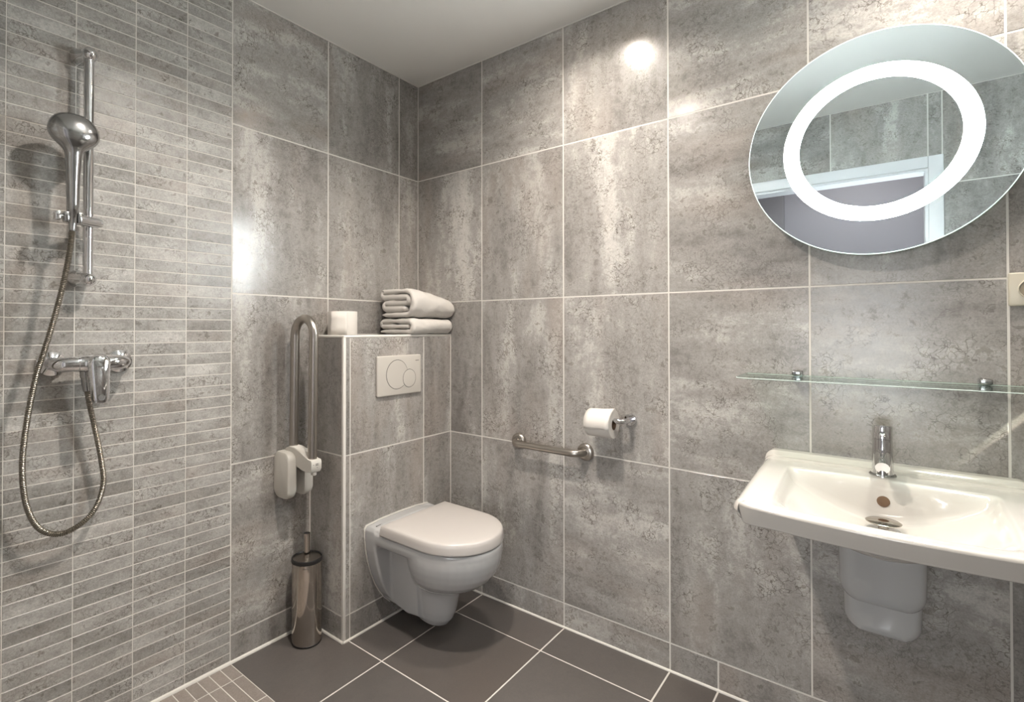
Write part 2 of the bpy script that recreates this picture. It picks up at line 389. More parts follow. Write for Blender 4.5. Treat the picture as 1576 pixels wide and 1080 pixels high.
# floor
floor = struct(MB().box((-0.12, -0.12, -0.1), (XD + 0.12, YF + 0.12, -G)).build('floor', M_GROUT, smooth=False), 'dark grey tiled bathroom floor with a beige mosaic shower area', 'floor')
FX = [0, 0.1838, 0.5905, 0.9362]; FY = [0, 0.3985, 0.7985, 1.1985, 1.3496, 1.752, 2.1544, 2.5568, YF]
for a in range(3):
    for b in range(len(FY) - 1):
        u0, u1, v0, v1 = FX[a], FX[a + 1], FY[b], FY[b + 1]
        if b == 0:
            if u1 <= BX: v0 = BY
        if b == 0 and u1 > BX and u0 < BX:                     # L-shaped tile beside the cistern box: two cut pieces without a joint
            mb = MB().add([(u0 + J / 2, BY, -0.0004), (BX, BY, -0.0004), (BX, 0.008, -0.0004), (u1 - 0.001, 0.008, -0.0004), (u1 - 0.001, v1 - J / 2, -0.0004), (u0 + J / 2, v1 - J / 2, -0.0004)], [(0, 1, 2, 3, 4, 5)])
            mb.v += [p - Vector((0, 0, 0.006)) for p in mb.v[:6]]; mb.f += [[i, (i + 1) % 6, (i + 1) % 6 + 6, i + 6] for i in range(6)] + [[11, 10, 9, 8, 7, 6]]
            mb.build('tile', M_FLOOR, floor, smooth=False); continue
        put_tile(floor, '+z', 0, u0, u1, v0, v1, M_FLOOR, J)
SY = [0.006, 0.0925, 0.2437, 0.3949, 0.5461, 0.6973, 0.8485, 0.9997]
XM = [0.9362 + 0.0384 * i for i in range(22)] + [XD]
for a in range(22):
    for b in range(3): put_tile(floor, '+z', 0, XM[a], XM[a + 1], SY[b], SY[b + 1], M_MOS, JS)
joined_tiles(floor, [(XM[a], XM[a + 1], SY[b], SY[b + 1]) for a in range(22) for b in range(3, 7)], '+z', 0, M_MOS, JS)
for u0, u1 in ((0.9362, 1.3386), (1.3386, XD)):
    for b in range(2, len(FY) - 1): put_tile(floor, '+z', 0, u0, u1, max(FY[b], 0.9997) , FY[b + 1], M_FLOOR, J)
def bead(name, a, b, r, label):
    return struct(MB().tube([a, b], r, 10).build(name, M_SIL), label, 'sealant')
bead('trim_1', (BX + 0.001, 0.001, 0.001), (0.9362, 0.001, 0.001), 0.0075, 'white sealant bead between brush holder wall and dark floor')
bead('trim_2', (0.9362, 0.001, 0.001), (XD, 0.001, 0.001), 0.0085, 'white sealant bead along the shower wall')
bead('trim_3', (0.001, BY + 0.002, 0.001), (0.001, YF, 0.001), 0.0055, 'thin beige sealant bead along the foot of the basin wall')
bead('trim_4', (0.002, BY + 0.001, 0.001), (BX, BY + 0.001, 0.001), 0.0055, 'white sealant bead under the front of the cistern box')
bead('trim_5', (BX + 0.001, 0.002, 0.001), (BX + 0.001, BY + 0.002, 0.001), 0.0065, 'white sealant bead under the side of the cistern box')
# ceiling
ceiling = struct(MB().box((-0.12, -0.12, ZC), (XD + 0.12, YF + 0.12, ZC + 0.1)).build('ceiling', M_CEIL, smooth=False), 'plain off-white painted ceiling', 'ceiling')
struct(MB().box((0, 0, ZC - 0.003), (XD, 0.004, ZC)).build('trim_6', M_SIL, smooth=False), 'pale joint between ceiling and shower wall', 'trim')
struct(MB().box((0, 0.004, ZC - 0.003), (0.004, YF, ZC)).build('trim_7', M_SIL, smooth=False), 'pale joint between ceiling and basin wall', 'trim')

# doorway casing + hallway beyond (reflected in the mirror)
door = bpy.data.objects.new('door_1', None); COL.objects.link(door); door.location = (XD, (DY0 + DY1) / 2, 0); struct(door, 'white door frame with open doorway, reflected in the mirror', 'door frame')
W = 0.058
for nm, a, b in (('jamb', (XD - 0.018, DY1, 0), (XD, DY1 + W, DZ + W)), ('jamb', (XD - 0.018, DY0 - W, 0), (XD, DY0, DZ + W)), ('lintel', (XD - 0.018, DY0, DZ), (XD, DY1, DZ + W))):
    p = MB().rbox(a, b, 0.005, 2).build(nm, M_DOORW, door)
for nm, a, b in (('reveal', (XD, DY1 - 0.012, 0), (XD + 0.11, DY1, DZ)), ('reveal', (XD, DY0, 0), (XD + 0.11, DY0 + 0.012, DZ)), ('reveal', (XD, DY0 + 0.012, DZ - 0.012), (XD + 0.11, DY1 - 0.012, DZ))):
    MB().box(a, b).build(nm, M_DOORW, door, smooth=False)
HX0, HX1, HY0, HY1, HZ = XD + 0.10, 3.1, 0.2, 3.0, 2.5
WY0, WY1, WZ0, WZ1 = 1.22, 2.90, 0.40, 1.60      # added hallway window for fill: below what the mirror can show
struct(MB().box((HX1, HY0, 0), (HX1 + 0.08, WY0, HZ)).box((HX1, WY1, 0), (HX1 + 0.08, HY1, HZ)).box((HX1, WY0, 0), (HX1 + 0.08, WY1, WZ0)).box((HX1, WY0, WZ1), (HX1 + 0.08, WY1, HZ)).build('wall_hall', M_HALL, smooth=False), 'mauve grey hallway wall seen through the doorway in the mirror', 'wall')
win = bpy.data.objects.new('added_window_1', None); COL.objects.link(win); win.location = (HX1, 1.5, WZ0); struct(win, 'added white hallway window behind the camera, for fill light', 'window')  # unseen window added so daylight fills through the doorway
for y in (WY0, 2.035, WY1 - 0.05): MB().rbox((HX1 + 0.02, y, WZ0), (HX1 + 0.07, y + 0.05, WZ1), 0.004, 2).build('window_frame', M_DOORW, win)
for z in (WZ0, WZ1 - 0.05): MB().rbox((HX1 + 0.02, WY0, z), (HX1 + 0.07, WY1, z + 0.05), 0.004, 2).build('window_frame', M_DOORW, win)
pl = bpy.data.lights.new('window_portal', 'AREA'); pl.shape = 'RECTANGLE'; pl.size = WZ1 - WZ0; pl.size_y = WY1 - WY0; pl.cycles.is_portal = True
po = bpy.data.objects.new('window_portal', pl); COL.objects.link(po); po.location = (HX1 + 0.085, (WY0 + WY1) / 2, (WZ0 + WZ1) / 2); po.rotation_euler = (0, PI / 2, 0)
struct(MB().rbox((HX1 - 0.03, 0.30, 0.005), (HX1 - 0.0005, 1.16, 2.46), 0.003, 2).build('door_2', M_HALLD), 'dark mauve hallway door seen in the mirror', 'door')
struct(MB().box((HX0, HY0 - 0.08, 0), (HX1, HY0, HZ)).build('wall_hall_side', M_HALL, smooth=False), 'dim side wall of the hallway', 'wall')
struct(MB().box((HX0, HY1, 0), (HX1 + 1.5, HY1 + 0.08, HZ + 1.8)).build('wall_hall_end', M_HALL, smooth=False), 'dim end wall of the hallway, lengthened and raised to block the sun', 'wall')  # extra length and height added to keep sun off the hallway window
struct(MB().box((HX0 + 0.02, HY0, -0.08), (HX1, HY1, 0)).build('floor_hall', M_HALLF, smooth=False), 'dark hallway floor', 'floor')
struct(MB().box((HX0, HY0, HZ), (HX1, HY1, HZ + 0.08)).build('ceiling_hall', M_CEIL, smooth=False), 'hallway ceiling', 'ceiling')

# ------------------------------------------------------------------ lamps
def area(name, loc, power, size, col, parent, spread=180, rot=(0, 0, 0)):
    l = bpy.data.lights.new(name, 'AREA'); l.shape = 'DISK'; l.size = size; l.energy = power; l.color = col; l.spread = math.radians(spread)
    o = bpy.data.objects.new(name, l); COL.objects.link(o); o.location = Vector(loc) - world_loc(parent); o.rotation_euler = rot; o.parent = parent; return o
LBL = ['downlight in the ceiling above the toilet', 'downlight in the ceiling above the shower edge', 'downlight in the ceiling above the basin']
for (x, y), lb, pw in zip(DOWNLIGHTS, LBL, DOWN_W):
    d = thing('ceiling_downlight', 'small round recessed ' + lb, 'downlight', (x, y, ZC), 'recessed ceiling downlights')
    MB().lathe([(0.041, -0.004), (0.050, -0.004), (0.052, -0.001), (0.052, 0.0), (0.041, 0.0)], (x, y, ZC), n=32, closed=True).build('trim_ring', M_CHROMED, d)
    MB().lathe([(0.040, -0.0025), (0.040, -0.0005)], (x, y, ZC), n=24).build('lens', M_LENS, d)
    area('downlight_lamp', (x, y, ZC - 0.006), pw, 0.08, (1.0, 0.92, 0.84), d, 138)
hl = thing('added_hall_lamp', 'round hallway ceiling lamp added behind the doorway to brighten the hall', 'lamp', (2.55, 1.6, HZ))  # added for fill through the doorway and a brighter hall
MB().lathe([(0.0, -0.05), (0.10, -0.045), (0.14, -0.02), (0.15, 0.0)], (2.55, 1.6, HZ), n=32).build('shade', emis('added_lamp_shade', (1, 0.95, 0.9), 3.0), hl)
area('hall_fill_light', (2.55, 1.6, HZ - 0.06), HALL_W, 0.28, (1.0, 0.95, 0.9), hl)

# ------------------------------------------------------------------ round lit mirror
MX, MY, MZ = 0.045, 1.7535, 1.6705
mir = thing('illuminated_mirror', 'round wall mirror with a bright white light ring above the basin', 'mirror', (0, MY, MZ))
o_ = (0, MY, MZ)
MB().lathe([(0.20, 0.001), (0.20, 0.036), (0.185, 0.0375)], o_, (1, 0, 0), 64).build('backing_case', M_PROF, mir)
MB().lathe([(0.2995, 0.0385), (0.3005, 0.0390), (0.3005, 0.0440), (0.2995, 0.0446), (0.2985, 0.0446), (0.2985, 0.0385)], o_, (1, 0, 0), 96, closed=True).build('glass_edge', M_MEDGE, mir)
MB().lathe([(0.2984, 0.0390), (0.2984, MX)], o_, (1, 0, 0), 96).build('mirror_glass', M_MIRROR, mir)
MB().lathe([(0.1715, MX), (0.1715, MX + 0.0006), (0.2090, MX + 0.0006), (0.2090, MX)], o_, (1, 0, 0), 96, closed=True).build('light_ring', M_RING, mir)

# ------------------------------------------------------------------ glass shelf
SHZ, SHY0, SHY1, SHD = 1.033, 1.440, 2.092, 0.195
sh = thing('glass_shelf', 'clear glass shelf on two chrome clamps below the mirror', 'shelf', (0, 1.766, SHZ))
def shelf_poly(r=0.03, n=6, e=0.0):
    P = [(0.006, SHY0 + e), (0.006, SHY1 - e)]
    for c, a0 in (((SHD - r, SHY1 - r), 90), ((SHD - r, SHY0 + r), 0)):
        for i in range(n + 1):
            a = math.radians(a0 - 90 * i / n); P.append((c[0] + (r - e) * math.cos(a), c[1] + (r - e) * math.sin(a)))
    return P
MB().prism(shelf_poly(e=0.0008), SHZ - 0.0055, SHZ, lambda a, b, d: (a, b, d)).build('glass_plate', M_GLASS, sh)
pe = [p for p in shelf_poly()]
MB().tube([(p[0], p[1], SHZ - 0.0028) for p in pe[2:]], 0.0011, 8).tube([(0.007, SHY0, SHZ - 0.0028), (0.007, SHY1, SHZ - 0.0028)], 0.0011, 8).build('polished_edge', M_GEDGE, sh)
for y in (1.5715, 1.9605):
    MB().rbox((0.0, y - 0.0115, SHZ + 0.0002), (0.042, y + 0.0115, SHZ + 0.013), 0.003, 3).rbox((0.0, y - 0.0115, SHZ - 0.0185), (0.036, y + 0.0115, SHZ - 0.0057), 0.003, 3).rbox((0.0, y - 0.0105, SHZ - 0.012), (0.0055, y + 0.0105, SHZ + 0.008), 0.001, 1).build('clamp', M_CHROMED, sh)

# ------------------------------------------------------------------ wash basin
BYC, HW = 1.7655, 0.2755
def basin():
    root = thing('wash_basin', 'wide white ceramic wash basin mounted on the tiled wall', 'basin', (0, BYC, 0.70))
    nu, nv = 110, 96
    def front(u): return 0.553 - 0.035 * u * u
    def sm(t): t = max(0, min(1, t)); return t * t * (3 - 2 * t)
    def top(x, y, u):
        z = 0.7905 - 0.012 * sm((x - 0.1) / 0.42)
        # raised lip at the wall
        z += 0.0125 * (1 - sm((x - 0.030) / 0.016)) + 0.004 * (1 - sm((x - 0.062) / 0.012))
        # bowl: steep flat back, trough-shaped floor, narrow front rim
        a = abs(y - BYC)
        hwb = 0.203 - 0.004 * sm((x - 0.2) / 0.3)
        edge = min(1, max(0, (hwb - a) / hwb))
        fx = front(u) - 0.030
        if a < hwb and 0.145 < x < fx:
            prof = 1 - (a / hwb) ** 1.75
            bt = max(0, min(1, (x - 0.145) / 0.036)); back = 0.35 * sm(bt) + 0.65 * bt; frt = sm((fx - x) / 0.13)
            side = sm((hwb - a) / 0.022)
            z -= (0.018 * side + 0.080 * prof) * back * min(1, frt) 
        return z
    def rows(fn):
        R = []
        for j in range(nv + 1):
            v = j / nv; row = []
            for i in range(nu + 1):
                u = -1 + 2 * i / nu; row.append(fn(u, v))
            R.append(row)
        return R
    def dense(t):  # cluster samples near both ends
        return 0.5 - 0.5 * math.cos(PI * t) if True else t
    def P(u, v, inset, zf):
        us = math.copysign(abs(math.sin(u * PI / 2)) ** 1.0, u); vv = dense(v)
        # plan outline: rounded front corners through a slight superellipse
        f = front(us)
        taper = 1 - 0.018 * vv
        y = BYC + us * (HW * taper - inset); x = 0.001 + vv * (f - 0.001 - inset)
        # round the front corners
        cr = 0.045; cx = f - inset - cr; cy = HW * taper - inset - cr
        ay = abs(y - BYC)
        if x > cx and ay > cy:
            dx, dy = (x - cx) / cr, (ay - cy) / cr; m = max(dx, dy); l = math.hypot(dx, dy)
            if l > 0: x = cx + dx / l * m * cr; ay = cy + dy / l * m * cr; y = BYC + math.copysign(ay, us)
        d = ((1 - abs(us)) * HW, (1 - vv) * f)     # distance to the side and front edges
        return x, y, zf(x, y, us, d)
    def ztop(x, y, u, d):
        z = top(x, y, u)
        z -= max([0.0] + [r - math.sqrt(max(0, r * r - (r - d[k]) ** 2)) for k, r in ((0, 0.026), (1, 0.008)) if d[k] < r])
        return z
    def zbot(x, y, u, d):
        t = top(x, y, u); z = min(0.722, t - 0.016)
        z += 0.85 * max([0.0] + [r - math.sqrt(max(0, r * r - (r - d[k]) ** 2)) for k, r in ((0, 0.026), (1, 0.008)) if d[k] < r])
        return z
    T = rows(lambda u, v: P(u, v, 0.0, ztop)); B = rows(lambda u, v: P(u, v, 0.004, zbot))
    # front apron pulled back a little at the bottom
    B = [[(x - 0.038 * (x / 0.55) * (1 - min(1, abs(y - BYC) / (HW * 0.982)) ** 8), y, z) for x, y, z in r] for r in B]
    mb = MB(); n1 = nu + 1; off = (nv + 1) * n1
    vs_ = [p for r in T for p in r] + [p for r in B for p in r]; fs = []
    for j in range(nv):
        for i in range(nu):
            a = j * n1 + i; fs.append((a, a + 1, a + n1 + 1, a + n1)); a += off; fs.append((a, a + n1, a + n1 + 1, a + 1))
    bd = [(0, i) for i in range(nu)] + [(j, nu) for j in range(nv)] + [(nv, i) for i in range(nu, 0, -1)] + [(j, 0) for j in range(nv, 0, -1)]
    idx = [j * n1 + i for j, i in bd]
    for k in range(len(idx)):
        a, b = idx[k], idx[(k + 1) % len(idx)]; fs.append((a, a + off, b + off, b))
    mb.add(vs_, fs); o = mb.build('bowl', M_CERW, root, angle=75)
    zb = lambda x, y=BYC: top(x, y, 0)
    # overflow hole on the steep back of the bowl
    x0 = 0.163; z0 = zb(x0); n = Vector((0.94, 0, 0.34))
    MB().lathe([(0.0130, -0.004), (0.0130, 0.0012), (0.0120, 0.0016), (0.0, 0.0016)], Vector((x0, BYC, z0)), n, 28).build('overflow_hole', M_CORE, o)
    xd = 0.235; zd = zb(xd)
    dr = MB().lathe([(0.036, 0.0), (0.036, 0.002), (0.030, 0.004), (0.02, 0.004)], (xd, BYC, zd), n=32).build('drain_flange', M_CHROMED, root)
    MB().lathe([(0.010, 0.003), (0.010, 0.015), (0.024, 0.016), (0.0335, 0.020), (0.0345, 0.0225), (0.031, 0.0245), (0.012, 0.0262), (0.0, 0.0264)], (xd, BYC, zd), n=36).build('drain_stopper', M_STEELP, dr)
    return root, zb
sink, SINKZ = basin()
# half pedestal cover below the basin
ped = thing('basin_trap_cover', 'white ceramic half pedestal hiding the trap under the basin', 'trap cover', (0, 1.7605, 0.42))
def u_outline(w, z0, z1, r, n=8):
    P = [(-w / 2 - 0.002, z1), (w / 2 + 0.002, z1)]
    for sgn, a0 in ((1, 0), (-1, 270)):
        for i in range(n + 1):
            a = math.radians((0 if sgn > 0 else -90) - 90 * i / n); P.append((sgn * (w / 2 - r) + r * math.cos(a) , z0 + r + r * math.sin(a)))
    return P
def cover(w, z0, z1, r, xf, bulge):
    mb = MB(); R = []
    for k, (x, ins) in enumerate(((0.001, 0.0), (xf - 0.035, 0.0), (xf - 0.018, 0.002), (xf - 0.006, 0.008), (xf, 0.020))):
        R.append([(x - bulge * (2 * a / w) ** 2 * (x / xf), 1.7605 + a * (w / 2 - ins) / (w / 2), z0 + ins * 0.7 + (z - z0) * (z1 - z0 - ins * 0.7) / (z1 - z0)) for a, z in u_outline(w, z0, z1, r)])
    return mb.rings(R)
cover(0.170, 0.488, 0.655, 0.035, 0.215, 0.035).build('upper_shell', M_CER, ped, angle=50)
cover(0.152, 0.414, 0.520, 0.030, 0.205, 0.035).build('lower_shell', M_CER, ped, angle=50)

# ------------------------------------------------------------------ basin tap
FXX, FY_ = 0.092, 1.7645; FZ = SINKZ(FXX)
tap = thing('basin_mixer_tap', 'chrome single lever mixer tap standing on the basin', 'tap', (FXX, FY_, FZ))
MB().lathe([(0.0285, 0.0), (0.0285, 0.003), (0.0265, 0.005), (0.0235, 0.0055)], (FXX, FY_, FZ), n=40).build('base_ring', M_CHROMED, tap)
MB().lathe([(0.0235, 0.004), (0.0215, 0.035), (0.0205, 0.085), (0.0205, 0.092)], (FXX, FY_, FZ), n=40).build('body', M_CHROME, tap)
hd = MB().lathe([(0.0195, 0.091), (0.0195, 0.094), (0.0205, 0.095), (0.0205, 0.124), (0.0190, 0.128), (0.0, 0.1285)], (FXX, FY_, FZ), n=40)
hd.v = [Vector((p.x, p.y, p.z + (0.10 * (p.x - FXX) if p.z > FZ + 0.11 else 0))) for p in hd.v]
lv = hd.build('lever_head', M_CHROME, tap)
MB().rbox((FXX + 0.012, FY_ - 0.007, FZ + 0.108), (FXX + 0.060, FY_ + 0.007, FZ + 0.116), 0.003, 3).build('lever', M_CHROME, lv)
sp = catmull([(FXX, FY_, FZ + 0.052), (FXX + 0.04, FY_, FZ + 0.055), (FXX + 0.085, FY_, FZ + 0.049), (FXX + 0.112, FY_, FZ + 0.041)], 6)
spt = MB().tube(sp, [0.0165 - 0.002 * i / (len(sp) - 1) for i in range(len(sp))], 24).build('spout', M_CHROME, tap)
MB().lathe([(0.0115, 0.0), (0.0115, -0.010), (0.0095, -0.010), (0.0095, -0.006), (0.0, -0.006)], (FXX + 0.099, FY_, FZ + 0.032), (-0.15, 0, 1), 24).build('aerator', M_CHROMED, spt)

# ------------------------------------------------------------------ wall socket (partly out of frame)
so = thing('wall_socket', 'cream square wall socket at the right edge beside the mirror', 'socket', (0, 2.0435, 1.2645))
MB().rbox((0.0, 2.003, 1.2242), (0.010, 2.084, 1.3048), 0.004, 3).build('plate', M_SOCK, so)
so_plate = so.children[0]
MB().lathe([(0.0215, 0.009), (0.0235, 0.0125), (0.0255, 0.0100), (0.0255, 0.009)], (0, 2.0435, 1.2645), (1, 0, 0), 32, closed=True).build('rim', M_SOCK, so_plate)
MB().lathe([(0.0218, 0.0095), (0.0218, 0.0107)], (0, 2.0435, 1.2645), (1, 0, 0), 32).build('recess', plain('socket_recess', (0.25, 0.21, 0.15), 0.5), so_plate)

# ------------------------------------------------------------------ wall-hung toilet
TX, TY = 0.3325, BY
toilet = thing('toilet', 'white wall-hung toilet with its lid closed', 'toilet', (TX, TY, 0.22))
def dshape(w, yb, yc, yf, n=28, back=0):
    """plan outline: straight sides from yb to yc, half ellipse to yf"""
    P = [(w, yb + (yc - yb) * i / 4) for i in range(4)]
    P += [(w * math.cos(PI * i / n), yc + (yf - yc) * math.sin(PI * i / n)) for i in range(n + 1)]
    P += [(-w, yc - (yc - yb) * i / 4) for i in range(1, 5)]
    return P
def egg(w, yb, yc, yf, n=40):
    P = []
    for i in range(n):
        a = 2 * PI * i / n; P.append((w * math.cos(a), yc + ((yf - yc) if math.sin(a) > 0 else (yc - yb)) * math.sin(a)))
    return P
tb = MB()
Y0 = BY + 0.003
# rim block that runs back to the wall
tb.rings([[(TX + a, b, z) for a, b in dshape(w, Y0 + 0.04, 0.50, yf)] for w, yf, z in ((0.166, 0.680, 0.336), (0.178, 0.697, 0.350), (0.1815, 0.702, 0.368), (0.180, 0.700, 0.387))])
# bowl and trap neck
secs = [(0.178, 0.33, 0.50, 0.7005, 0.375), (0.181, 0.335, 0.50, 0.7015, 0.355), (0.1805, 0.34, 0.50, 0.700, 0.335), (0.177, 0.345, 0.497, 0.694, 0.310), (0.168, 0.35, 0.492, 0.682, 0.282), (0.154, 0.35, 0.487, 0.662, 0.256),
        (0.136, 0.345, 0.480, 0.634, 0.233), (0.114, 0.34, 0.470, 0.598, 0.214), (0.094, 0.335, 0.455, 0.562, 0.201), (0.082, 0.325, 0.440, 0.538, 0.190), (0.077, 0.315, 0.430, 0.528, 0.172), (0.073, 0.31, 0.425, 0.521, 0.140), (0.067, 0.31, 0.422, 0.512, 0.100), (0.058, 0.315, 0.42, 0.498, 0.068), (0.046, 0.325, 0.418, 0.480, 0.046), (0.028, 0.345, 0.415, 0.455, 0.032), (0.008, 0.385, 0.41, 0.425, 0.028)]
tb.rings([[(TX + a, b, z) for a, b in egg(w, yb, yc, yf)] for w, yb, yc, yf, z in secs])
# trap body between bowl and wall
tb.rings([[(TX - 0.088, y, zb), (TX - 0.060, y, zb - 0.022), (TX + 0.060, y, zb - 0.022), (TX + 0.088, y, zb), (TX + 0.094, y, 0.20), (TX + 0.100, y, 0.345), (TX - 0.100, y, 0.345), (TX - 0.094, y, 0.20)] for y, zb in ((Y0, 0.098), (0.29, 0.092), (0.35, 0.080), (0.41, 0.088))])
# back flange against the wall
FL = [(0.0, 0.055), (0.052, 0.064), (0.080, 0.092), (0.108, 0.128), (0.130, 0.166), (0.150, 0.212), (0.166, 0.262), (0.177, 0.315), (0.1825, 0.365), (0.1815, 0.392), (0.172, 0.404), (0.10, 0.411), (0.0, 0.413)]
fl = [(a, b) for a, b in FL] + [(-a, b) for a, b in reversed(FL[1:-1])]
tb.prism(fl, Y0, BY + 0.058, lambda a, b, d: (TX + a, d, b))
# top ledge behind the lid hinges
tb.rings([[(TX - 0.168, y, 0.37), (TX + 0.168, y, 0.37), (TX + 0.172, y, z), (TX - 0.172, y, z)] for y, z in ((Y0 + 0.01, 0.409), (0.26, 0.405), (0.315, 0.392))])
bowl = tb.build('bowl', M_CER, toilet)
md = bowl.modifiers.new('r', 'REMESH'); md.mode = 'VOXEL'; md.voxel_size = 0.0042
ms = bowl.modifiers.new('s', 'SMOOTH'); ms.iterations = 7; ms.factor = 0.5
me = bake(bowl); me.shade_smooth()
MB().prism([(a * 1.012, 0.232 + (b - 0.232) * 1.012) for a, b in fl], BY, Y0 + 0.001, lambda a, b, d: (TX + a, d, b)).build('wall_gasket', M_PROF, toilet)
# shade in the gap under the lid, put in as a dark sheet; lid
MB().rings([[(TX + a, b, z) for a, b in dshape(0.172, 0.315, 0.512, 0.690)] for z in (0.380, 0.392)]).build('lid_gap_shade', M_DARK, toilet)
def lid_ring(ins, z, dome=0):
    return [(TX + a, b, z) for a, b in dshape(0.1855 - ins, 0.303 + ins, 0.513, 0.7015 - ins, 40)]
LR = [lid_ring(0.004, 0.3895), lid_ring(0.0005, 0.391), lid_ring(0.0, 0.395), lid_ring(0.0018, 0.415), lid_ring(0.0035, 0.424), lid_ring(0.0065, 0.4285), lid_ring(0.011, 0.4306), lid_ring(0.03, 0.4325), lid_ring(0.08, 0.4350), lid_ring(0.14, 0.4362)]
lid = MB().rings(LR).build('lid', M_LID, toilet, angle=60)
for sx in (-1, 1):
    MB().lathe([(0.009, -0.024), (0.010, -0.022), (0.010, 0.022), (0.009, 0.024)], (TX + sx * 0.078, 0.304, 0.408), (1, 0, 0), 20).build('hinge', M_LID, toilet)
# maker's script on the ledge: three short illegible strokes
mk = MB()
for k in range(7):
    mk.box((TX + 0.158 - 0.0055 * k, 0.253 + 0.0008 * (k % 2), 0.4), (TX + 0.158 - 0.0055 * k - 0.0035, 0.2546 + 0.002 * ((k * 5) % 3 == 0), 0.4085))
mk.build('maker_mark', M_MARK, bowl, smooth=False)

# ------------------------------------------------------------------ flush plate
fp = thing('flush_plate', 'square-edged white dual flush plate with two round buttons above the toilet', 'flush plate', (0.334, BY, 0.977))
px0, px1, pz0, pz1 = 0.2085, 0.4575, 0.896, 1.0585
R = []
for y, ins in ((BY, 0.0015), (BY + 0.007, 0.0), (BY + 0.0105, 0.002), (BY + 0.0118, 0.006)):
    R.append([(x, y, z) for x, z in rounded_poly(px1 - px0 - 2 * ins, pz1 - pz0 - 2 * ins, 0.006, 4, (px0 + px1) / 2, (pz0 + pz1) / 2)])
fpl = MB().rings(R).build('plate', M_PLATE, fp)
def ring_gap(name, c, r, y, a0, a1, n=40, w=0.0011):
    P = [(c[0] + r * math.cos(math.radians(a0 + (a1 - a0) * i / n)), y, c[1] + r * math.sin(math.radians(a0 + (a1 - a0) * i / n))) for i in range(n + 1)]
    return MB().tube(P, w, 6).build(name, M_DARK, fp)
cb, rb, cs, rs = (0.3515, 0.981), 0.0595, (0.2815, 0.961), 0.0375
yb_ = BY + 0.0118
bl = [(cb[0] + (rb - 0.0008) * math.cos(2 * PI * i / 56), cb[1] + (rb - 0.0008) * math.sin(2 * PI * i / 56)) for i in range(56)]
bl = [p if math.hypot(p[0] - cs[0], p[1] - cs[1]) > rs + 0.001 else None for p in bl]
# big button with the bite of the small one
keep = [p for p in bl if p]; i0 = bl.index(None) if None in bl else 0
k0 = [i for i in range(56) if bl[i] is None]
if k0:
    st = next(i for i in range(56) if bl[i] is None and bl[(i - 1) % 56] is not None); seq = [bl[(st + i) % 56] for i in range(56)]; seq = [p for p in seq if p]
    pa, pb = seq[-1], seq[0]
    A0 = math.atan2(pa[1] - cs[1], pa[0] - cs[0]); A1 = math.atan2(pb[1] - cs[1], pb[0] - cs[0])
    mid = math.atan2(cb[1] - cs[1], cb[0] - cs[0])
    def unw(a): 
        while a - mid > PI: a -= 2 * PI
        while a - mid < -PI: a += 2 * PI
        return a
    A0, A1 = unw(A0), unw(A1)
    seq += [(cs[0] + (rs + 0.0012) * math.cos(A0 + (A1 - A0) * i / 14), cs[1] + (rs + 0.0012) * math.sin(A0 + (A1 - A0) * i / 14)) for i in range(1, 14)]
else: seq = keep
MB().prism(seq, yb_ - 0.002, yb_ + 0.0010, lambda a, b, d: (a, d, b)).build('large_button', M_PLATE, fp)
MB().lathe([(rs - 0.0008, -0.002), (rs - 0.0008, 0.0010), (rs - 0.004, 0.0014), (0.0, 0.0014)], (cs[0], yb_, cs[1]), (0, 1, 0), 44).build('small_button', M_PLATE, fp)
ring_gap('button_gap', cs, rs, yb_, 0, 360); aa = math.degrees(math.atan2(seq[0][1] - cb[1], seq[0][0] - cb[0]))
ring_gap('button_gap', cb, rb, yb_, aa, aa + 360 * (len(keep) - 1) / 56)
mk = MB()
for k in range(5): mk.box((0.2245 + 0.0042 * k, yb_ - 0.001, 1.0325), (0.2245 + 0.0042 * k + 0.0034, yb_ + 0.0003, 1.0355))
mk.build('maker_mark', M_MARK, fpl, smooth=False)

# ------------------------------------------------------------------ fold-up grab rail
RX = 0.7205
rail = thing('folding_support_rail', 'steel folding support rail swung upright on a white wall bracket', 'grab rail', (RX, 0, 0.63))
TR = 0.0165
def lean(p): return Vector((p[0], p[1] + 0.018 * (p[2] - 0.70), p[2]))
ya, yb2, zt = 0.050, 0.170, 1.222
path = [(RX, ya, 0.68)] + [(RX, ya, 0.70 + 0.05 * i) for i in range(10)]
rr_ = (yb2 - ya) / 2; zc_ = zt - TR - rr_
path += [(RX, ya, zc_)] + [(RX, (ya + yb2) / 2 - rr_ * math.cos(PI * i / 18), zc_ + rr_ * math.sin(PI * i / 18)) for i in range(1, 18)] + [(RX, yb2, zc_)]
path += [(RX, yb2, z) for z in (1.10, 1.0, 0.9, 0.8, 0.70)]
MB().tube([lean(p) for p in path], TR, 24).build('u_tube', M_STEEL, rail)
for x0, x1 in ((0.7385, 0.774), (0.668, 0.7025)):
    mb = MB(); Rr = []
    for x, ins in ((x0, 0.006), (x0 + 0.004, 0.0015), (x0 + 0.010, 0.0), (x1 - 0.010, 0.0), (x1 - 0.004, 0.002), (x1, 0.008)):
        P = []
        for y, z in rounded_poly(0.098 - 2 * ins * 0.6, 0.172 - 2 * ins, 0.030, 6, 0.048, 0.6285): P.append((x, max(y, 0.001) + 0.006 * (1 - ((z - 0.6285) / 0.086) ** 2) * (y > 0.05), z))
        Rr.append(P)
    mb.rings(Rr).build('bracket_cheek', M_NYLON, rail)
MB().rbox((0.690, 0.0, 0.545), (0.752, 0.014, 0.71), 0.006, 3).build('wall_plate', M_NYLON, rail)
